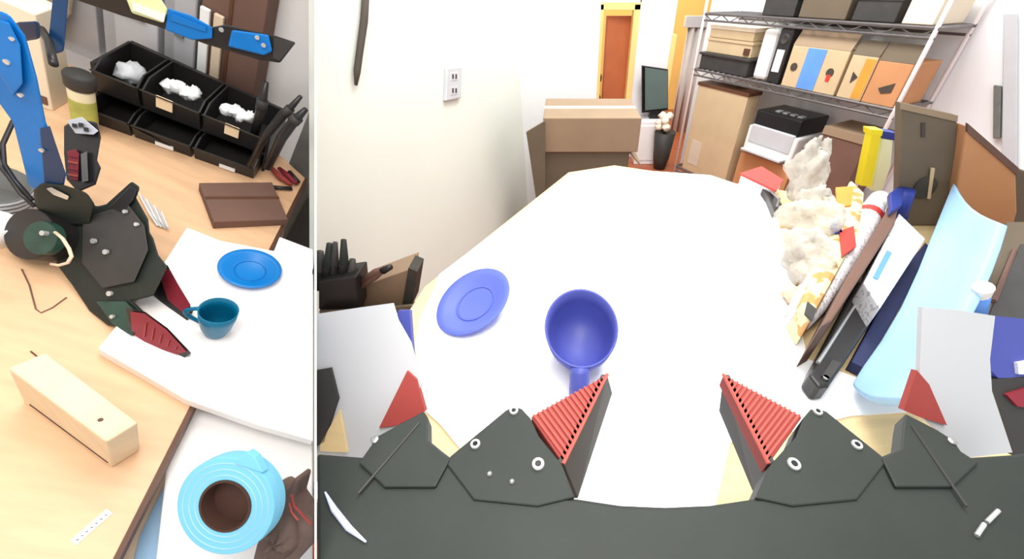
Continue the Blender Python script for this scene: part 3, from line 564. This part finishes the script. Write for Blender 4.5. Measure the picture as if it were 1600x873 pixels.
# pencil lines and wire on the bench
tag(MB().tube([PL(x, y, .001) for x, y in ((34, 420), (46, 445), (56, 482), (64, 488), (82, 480), (104, 464))], .0009, 6).build('thin_wire', M['cardbrown']), 'thin brown wire bent on the bench left of the gripper', 'wire')
tag(MB().tube([PL(x, y, .001) for x, y in ((48, 548), (85, 578), (126, 608))], .0009, 6).build('thin_wire', M['edge']), 'thin dark wire lying along the back of the wooden block', 'wire')
# roll of tape
o = thing('tape_roll', 'big roll of sky blue tape with a brown core at the bottom edge', 'tape', AX(352, 860, .47))
ct = AX(352, 790, .46); ra = 76 * .46 / FPX; ri = 38 * .46 / FPX
MB().lathe([(ri * 1.06, 0), (ra, 0), (ra * 1.01, .01), (ra, .02), (ri * 1.06, .02)], ct, FWD, 64, closed=True).build('tape_ring', M['taperoll'], o, smooth=False, bevel=.001)
for k in (.62, .74, .87): MB().lathe([(ra * k, 0), (ra * k + .0007, -.0006), (ra * k + .0014, 0)], ct, FWD, 64, closed=True).build('layer_line', M['mat'], o)
MB().lathe([(ri * .97, -.001), (ri * 1.07, -.001), (ri * 1.07, .021), (ri * .97, .021)], ct, FWD, 48, closed=True).build('core', M['core'], o, label='dark brown cardboard core')
MB().lathe([(.0001, .017), (ri * .97, .017), (ri * .97, .020), (.0001, .020)], ct, FWD, 48, caps=False).build('core_back', M['core'], o)
MB().prism([AX(366, 724, .458), AX(386, 705, .458), AX(398, 714, .458), AX(410, 738, .458)], FWD * .01).build('loose_end', M['taperoll'], o, bevel=.0008)
# dark bag with red cord
o = thing('dark_bag', 'crumpled brown-grey bag with red cord right of the tape roll', 'bag', AX(455, 873, .52))
pb_ = [(418, 765), (432, 758), (446, 768), (460, 745), (466, 750), (458, 780), (472, 800), (488, 812), (488, 850), (460, 880), (415, 930), (380, 930), (400, 850), (424, 810)]
MB().prism([AX(x, y, .52) for x, y in pb_], FWD * .03).build('pouch', M['bagdark'], o, bevel=.006)
MB().blob(AX(446, 835, .525), RIGHT * .026, UP * .03, FWD * .02, 20, 12, .2, 6).build('bulge', M['bagdark'], o, smooth=True)
MB().tube([AX(x, y, .505) for x, y in ((455, 772), (460, 790), (472, 803), (486, 818))], .0016, 8).build('cord', M['red'], o, label='red cord'); MB().tube([AX(x, y, .505) for x, y in ((452, 785), (456, 800), (466, 812))], .0012, 8).build('cord', M['redrib'], o, label='pink cord')
# brown box lying on the bench
o = lthing('cardboard_box', 'flat brown cardboard box lying on the bench before the bins', 'box', 385, 330)
lslab([(311, 285), (425, 284), (450, 342), (334, 346)], .022, .0005).build('carton', M['cardbrown'], o, bevel=.001)
lslab([(320, 306), (435, 306), (437, 310), (321, 310)], .0228, .022).build('flap_seam', M['edge'], o)
# red and black pliers
o = lthing('pliers', 'red-handled pliers on the bench right of the flat brown box', 'tool', 445, 285)
MB().tube([PL(x, y, .012) for x, y in ((424, 262), (438, 276), (455, 288))], [.006, .008, .005], 10).build('grip', M['red'], o, smooth=True, label='red handle'); MB().tube([PL(x, y, .012) for x, y in ((436, 262), (450, 274), (463, 286))], [.005, .007, .005], 10).build('grip', M['maroon'], o, smooth=True, label='dark red handle')
MB().tube([PL(x, y, .008) for x, y in ((426, 292), (456, 294))], .005, 8).build('jaw', M['bin'], o, smooth=True); MB().tube([PL(x, y, .012) for x, y in ((452, 268), (466, 284))], .006, 8).build('jaw', M['bin'], o, smooth=True)
# black long tools
for k, (pts, lb) in enumerate(((((390, 258), (415, 212), (445, 178), (470, 150)), 'long black pen-like tool leaning nearest the bins'), (((418, 262), (440, 215), (458, 190), (478, 170)), 'long black tool leaning rightmost beside the chair'), (((396, 215), (408, 170), (416, 128)), 'short black tool with a pointed tip behind the long ones'))):
    q = [PLy(x, y, -.01 - .02 * k if k < 2 else .06) for x, y in pts]
    tt = thing('hand_tool', lb, 'tool', q[0]); r_ = (.008, .010, .010)[k]
    MB().tube(q, [r_ * .8] + [r_] * (len(q) - 2) + [r_ * .5], 10).build('shaft', M['bin'], tt, smooth=True); m_ = q[0].lerp(q[-1], .6)
    MB().tube([q[-2], q[-2].lerp(q[-1], .35)], r_ * 1.15, 10).build('collar', M['charcoal'], tt, smooth=True)

# bins: two tiers of black bins
rk = thing('bin_rack', 'black rack carrying the tiers of storage bins behind the workbench', 'rack', L(.13, .1, 0))
lbox(-.017, .272, .17, .18, 0, .12).build('back_panel', M['bin'], rk); lbox(-.017, .272, .05, .18, .052, .058).build('tier', M['bin'], rk)
for x_ in (-.023, .272): lbox(x_, x_ + .006, .05, .18, 0, .115).build('side_panel', M['bin'], rk)
def bin_(name, label, x0, x1, y0, y1, z0, z1, group):
    o = thing(name, label, 'bin', L((x0 + x1) / 2, (y0 + y1) / 2, z0), group); zf = z0 + (z1 - z0) * .72; t_ = .003
    b_ = lbox(x0, x1, y0, y1, z0, z0 + t_)
    for a_, b2_ in ((x0, x0 + t_), (x1 - t_, x1)): b_.prism([L(a_, y0, z0), L(a_, y1, z0), L(a_, y1, z1), L(a_, y0 + .02, z1), L(a_, y0 - .008, zf)], LX * t_)
    b_.prism([L(x0, y0, z0), L(x1, y0, z0), L(x1, y0 - .008, zf), L(x0, y0 - .008, zf)], LY * t_).box(L(x0, y1 - t_, z0), LX * (x1 - x0), LY * t_, LZ * (z1 - z0))
    b_.build('tub', M['bin'], o, bevel=.0008)
    MB().prism([L(x0, y0 - .008, zf), L(x1, y0 - .008, zf), L(x1, y0 - .016, zf + .004), L(x0, y0 - .016, zf + .004)], LZ * .003).build('lip', M['charcoal'], o)
    return o
xs = [(-.015, .050), (.056, .150), (.156, .268)]
lab2 = ('upper black bin at the left end of the rack', 'upper black bin with a square beige tag in the middle of the rack', 'upper black bin with a beige tag at the right end of the rack')
for k, (x0, x1) in enumerate(xs):
    o = bin_('storage_bin', lab2[k], x0, x1, .045, .165, .0585, .125, 'bins in the rack')
    if k: 
        c_ = L(x0 + .008 + .016 * k, .036, .083); q = MB().box(c_, LX * .026, LZ * .028, LY * -.003); q.build('tag', M['tag'], o, label='square beige tag')
        for j in range(4): MB().blob(L(x0 + .026 + j * .014, .085, .112 + .006 * (j % 2)), LX * .013, LY * .018, LZ * .013, 10, 7, .25, j + k).build('white_content', M['white'], o, smooth=True)
    else: MB().blob(L(.018, .09, .10), LX * .022, LY * .03, LZ * .02, 12, 8, .2, 3).build('grey_content', M['lightgrey'], o, smooth=True)
lab1 = ('lower black bin at the left end of the rack', 'lower black bin with a white label in the middle of the rack', 'lower black bin with a white label at the right end of the rack')
for k, (x0, x1) in enumerate(xs):
    o = bin_('storage_bin', lab1[k], x0, x1, .008, .165, .001, .05, 'bins in the rack')
    if k: MB().box(L(x0 + .022 + .012 * k, .006, .004), LX * .03, LZ * .010, LY * -.003).build('label_strip', M['white'], o, label='white label')
# clear drawers and boards behind, on the rack's top and wall
for k, (x0, x1, y0, h_, m_, lb) in enumerate(((-.20, -.09, .22, .30, 'smoke', 'left clear drawer behind the black bins'), (-.08, .01, .22, .31, 'clear', 'middle clear drawer behind the black bins'), (.02, .075, .22, .32, 'smoke', 'right clear drawer behind the black bins'))):
    o = thing('clear_drawer', lb, 'drawer', L((x0 + x1) / 2, .26, 0))
    lbox(x0, x1, y0, .30, 0, h_).build('box', M[m_], o, bevel=.003); lbox(x0 + .01, x1 - .01, y0 + .02, .29, .01, h_ * .8).build('content', M['lightgrey'] if k != 1 else M['white'], o)
    lbox(x0 + .02, x1 - .02, y0 - .008, y0, h_ * .5, h_ * .56).build('handle', M['grey'], o)
o = thing('cardboard_box', 'tall brown cardboard box behind the right bins', 'box', L(.2, .28, 0))
lbox(.082, .195, .22, .31, 0, .62).build('carton', M['cardbrown'], o, bevel=.003); lbox(.13, .136, .217, .22, 0, .62).build('seam', M['edge'], o)
for x_, lb in ((.084, 'white plastic strip on the brown box, left one'), (.108, 'white plastic strip on the brown box, right one')):
    tag(lbox(x_, x_ + .017, .205, .216, .10, .26).build('plastic_strip', M['white'] if x_ < .1 else M['beige'], bevel=.002), lb, 'strip')
# spray can, carton behind, small board
o = lthing('spray_can', 'cream spray can with a dark cap standing left of the bins', 'can', 135, 205)
cb0 = L(.000, -.030, 0); 
MB().lathe([(.016, 0), (.0175, .004), (.0175, .10), (.015, .108)], cb0, LZ, 28).build('body', M['can'], o, smooth=True); MB().lathe([(.0178, .035), (.0178, .085)], cb0, LZ, 28, caps=False).build('label', M['olive'], o, smooth=True)
MB().lathe([(.0185, .108), (.0205, .112), (.0205, .134), (.018, .138), (.0001, .138)], cb0, LZ, 28).build('cap', M['charcoal'], o, smooth=True, label='dark grey cap')
o = lthing('carton', 'cream carton standing behind the blue robot arm', 'box', 70, 165)
lbox(-.16, -.06, .0, .06, 0, .20).build('box', M['cream'], o, bevel=.002); lbox(-.155, -.065, -.002, 0, .012, .03).build('brown_strip', M['cardbrown'], o)
o = lthing('beige_cloth', 'pale beige folded cloth at the top left behind the arm', 'cloth', 40, 40)
MB().blob(L(-.26, .17, .20), LX * .16, LY * .06, LZ * .19, 24, 14, .1, 9).build('fold', M['beige'], o, smooth=True); MB().blob(L(-.16, .20, .36), LX * .10, LY * .05, LZ * .12, 20, 12, .12, 10).build('fold', M['cream'], o, smooth=True)
o = lthing('grey_basket', 'grey ribbed basket cut by the left edge', 'basket', 0, 280)
bc = PL(-12, 320, 0); MB().lathe([(.040, 0), (.046, .05), (.044, .05), (.038, .003)], bc, LZ, 28).build('tub', M['grey'], o, smooth=True)
for k in range(5): MB().lathe([(.0425 + k * .0008, .006 + k * .009), (.0440 + k * .0008, .009 + k * .009), (.0425 + k * .0008, .012 + k * .009)], bc, LZ, 28, closed=True).build('rib', M['lightgrey'], o)
o = lthing('white_mug', 'white round mug at the left edge of the bench', 'mug', 2, 350)
mc = PL(-6, 372, 0); MB().lathe([(.022, 0), (.025, .04), (.023, .04), (.02, .004)], mc, LZ, 28).build('cup', M['white'], o, smooth=True); MB().tube([mc + LZ * .032 + LX * .024, mc + LZ * .03 + LX * .036, mc + LZ * .014 + LX * .036, mc + LZ * .01 + LX * .023], .003, 8).build('handle', M['white'], o, smooth=True)
o = lthing('wire_rack', 'small bundle of thin white wires beside the gripper bracket', 'wires', 240, 330)
for k in range(7): MB().tube([PL(216 + k * 6, 300 + k * 5, .004 + .001 * k), PL(232 + k * 5, 330 + k * 4, .012), PL(246 + k * 3, 352 + k, .004)], .0012, 5).build('wire', M['lightgrey'] if k % 2 else M['white'], o)

# ------------------------------------------------------------------ robot arm
ra_ = lthing('tabletop_robot', 'blue and black robot arm with maroon-tipped gripper over the workbench', 'robot arm', -40, 250)
UPN = facing(PL(10, 20, .40), PL(95, 290, .15))
plate([(-30, 10), (12, 18), (40, 55), (58, 120), (72, 190), (104, 272), (100, 292), (62, 298), (45, 290), (20, 190), (-30, 120)], UPN, .03).build('upper_link', M['armblue'], ra_, bevel=.004)
plate([(62, 200), (78, 196), (102, 268), (98, 288), (70, 292)], UPN, .004, .004).build('inner_cover', M['armdark'], ra_, bevel=.001)
plate([(-4, 30), (14, 34), (32, 70), (36, 130), (20, 150), (-4, 110)], UPN, .006, .006).build('cover_ridge', M['armblue'], ra_, bevel=.003)
for q in ((12, 96, 4), (33, 148, 3), (66, 234, 3), (20, 60, 3)): disc(q[0], q[1], UPN, q[2], .003, .006).build('screw', M['screw'], ra_)
ELN = facing(PL(20, 20, .34), PL(60, 60, .30))
plate([(22, 34), (62, 32), (64, 60), (28, 66)], ELN, .03).build('elbow', M['armdark'], ra_, bevel=.004)
plate([(86, -40), (110, -40), (100, 80), (80, 86), (76, 60)], facing(PL(98, -40, .34), PL(90, 84, .24)), .02).build('rear_link', M['armdark'], ra_, bevel=.003)
tag(MB().tube([PL(x, y, .26) for x, y in ((64, 44), (76, 64), (80, 84), (84, 100))], .005, 8).build('cable_hose', M['bin'], smooth=True), 'short black hose beside the dark blue rear link', 'hose')
# wrist motors
WRN = facing(PL(110, 190, .17), PL(140, 300, .12))
plate([(100, 196), (118, 185), (152, 190), (158, 214), (152, 250), (158, 262), (150, 288), (122, 300), (104, 280), (100, 240)], WRN, .04).build('wrist_motor', M['bin'], ra_, bevel=.003)
w1 = plate([(104, 188), (128, 182), (154, 204), (146, 210), (118, 208)], WRN, .008, .008).build('connector_board', M['lightgrey'], ra_, bevel=.001)
for q in ((112, 192), (122, 191), (130, 198)): plate([(q[0], q[1]), (q[0] + 8, q[1] + 1), (q[0] + 9, q[1] + 7), (q[0] + 1, q[1] + 6)], WRN, .004, .011).build('plug', M['bin'], w1)
plate([(105, 236), (118, 232), (124, 240), (122, 282), (110, 280)], WRN, .004, .004).build('red_wires', M['maroon'], ra_, bevel=.001)
for k in range(4): plate([(106, 240 + k * 10), (122, 243 + k * 10), (122, 246 + k * 10), (106, 243 + k * 10)], WRN, .004, .006).build('wire', M['redrib'] if k % 2 else M['maroon'], ra_)
plate([(126, 240), (136, 236), (138, 282), (128, 284)], WRN, .004, .004).build('motor_label', M['grey'], ra_)
JN = facing(PL(60, 290, .14), PL(130, 330, .12))
plate([(52, 296), (66, 284), (100, 288), (136, 300), (148, 318), (140, 350), (96, 352), (54, 322)], JN, .035).build('wrist_joint', M['black'], ra_, bevel=.004)
plate([(72, 294), (80, 292), (108, 306), (106, 312), (84, 304)], JN, .003, .003).build('joint_bar', M['screw'], ra_, bevel=.001)
GN = facing(PL(150, 320, .11), PL(230, 500, .05))
disc(74, 368, GN, 39, .03, .008, 36).build('round_motor', M['bin'], ra_, bevel=.002)
disc(74, 372, GN, 26, .012, .032, 32).build('motor_face', M['pcb'], ra_, bevel=.001)
disc(71, 364, GN, 4, .006, .042).build('screw', M['screw'], ra_)
MB().tube([onplane(x, y, GN[0] + GN[1] * .042, GN[1]) for x, y in ((86, 362), (98, 372), (108, 388), (112, 400), (106, 410), (92, 414), (80, 412))], .0022, 8).build('beige_cable', M['cablebeige'], ra_, smooth=True, label='beige cable loop')
plate([(88, 412), (96, 340), (140, 312), (150, 322), (166, 318), (206, 282), (219, 291), (213, 308), (232, 342), (234, 362), (240, 372), (248, 398), (262, 416), (240, 462), (206, 470), (236, 498), (204, 530), (196, 512), (168, 508), (140, 486), (112, 444)], GN, .035).build('gripper_body', M['black'], ra_, bevel=.003)
plate([(130, 340), (200, 318), (226, 352), (232, 390), (210, 440), (160, 450), (128, 410)], GN, .006, .006).build('cover_plate', M['charcoal'], ra_, bevel=.002)
plate([(172, 322), (204, 290), (214, 296), (208, 312), (190, 332)], GN, .006, .007).build('bracket', M['bin'], ra_, bevel=.001)
plate([(150, 470), (196, 470), (226, 500), (206, 524), (176, 506)], GN, .005, .005).build('lower_plate', M['pcb'], ra_, bevel=.001)
for q in ((147, 376, 4), (166, 393, 4), (172, 458, 4), (196, 330, 3), (214, 350, 3), (176, 494, 3)): disc(q[0], q[1], GN, q[2], .003, .009).build('screw', M['screw'], ra_)
FN = facing(PL(240, 420, .062), PL(305, 490, .04))
fu = plate([(236, 404), (262, 414), (302, 486), (291, 503), (250, 470), (228, 448)], FN, .016).build('upper_finger', M['bin'], ra_, bevel=.001)
plate([(246, 420), (264, 420), (298, 476), (286, 488), (262, 468)], FN, .003, .003).build('rubber_pad', M['maroon'], fu, bevel=.0006, label='maroon rubber pad')
FM = facing(PL(205, 490, .062), PL(298, 558, .028))
fb = plate([(196, 480), (226, 486), (262, 512), (299, 551), (282, 563), (240, 550), (206, 534)], FM, .016).build('lower_finger', M['bin'], ra_, bevel=.001)
plate([(204, 486), (226, 489), (260, 514), (292, 549), (276, 553), (236, 540), (206, 520)], FM, .003, .003).build('rubber_pad', M['maroon'], fb, bevel=.0006, label='maroon rubber pad')
for k in range(5): plate([(226 + k * 12, 506 + k * 9), (229 + k * 12, 504 + k * 9), (226 + k * 12, 526 + k * 5), (223 + k * 12, 526 + k * 5)], FM, .002, .0042).build('rib', M['red'], fb)
# cables at the left
for pts, lb in ((((44, 150), (20, 190), (4, 225), (6, 255), (22, 280), (50, 312)), 'upper black cable looping left of the blue arm'), (((-6, 232), (2, 262), (14, 276), (32, 302), (54, 322)), 'lower black cable running from the left edge to the wrist')):
    tag(MB().tube([PL(x, y, .19 - .0004 * (y - 150)) for x, y in pts], .0028, 8).build('black_cable', M['bin'], smooth=True), lb, 'cable')
# second arm reaching across the top
sa = thing('tabletop_robot', 'second blue and black robot arm reaching across above the bins', 'robot arm', PLy(120, 0, .02))
SN = (LO + LY * .02, -LY)
plate([(120, -22), (190, -6), (250, 18), (330, 42), (352, 38), (430, 55), (463, 66), (438, 98), (400, 92), (320, 68), (250, 42), (190, 24), (120, 0)], SN, .03).build('beam', M['bin'], sa, bevel=.003)
plate([(262, 12), (300, 24), (332, 42), (332, 60), (300, 62), (258, 46)], SN, .006, .006).build('blue_cover', M['armblue'], sa, bevel=.003, label='blue front cover')
plate([(268, 20), (322, 42), (322, 50), (266, 32)], SN, .003, .009).build('ridge', M['armblue'], sa, bevel=.001)
plate([(362, 46), (420, 54), (426, 80), (412, 86), (356, 72)], SN, .008, .008).build('blue_cover', M['armblue'], sa, bevel=.004, label='blue end cover')
plate([(428, 58), (460, 67), (437, 95), (426, 90)], SN, .004, .004).build('end_plate', M['charcoal'], sa, bevel=.001)
plate([(190, -20), (240, -20), (262, 14), (256, 36), (206, 20)], SN, .008, .008).build('pale_cover', M['lime'], sa, bevel=.003, label='pale lime cover')
plate([(206, 2), (258, 22), (256, 34), (208, 16)], SN, .003, .011).build('white_stripe', M['white'], sa)
for q in ((402, 58, 3), (412, 70, 3), (346, 46, 3)): disc(q[0], q[1], SN, q[2], .003, .012).build('screw', M['screw'], sa)
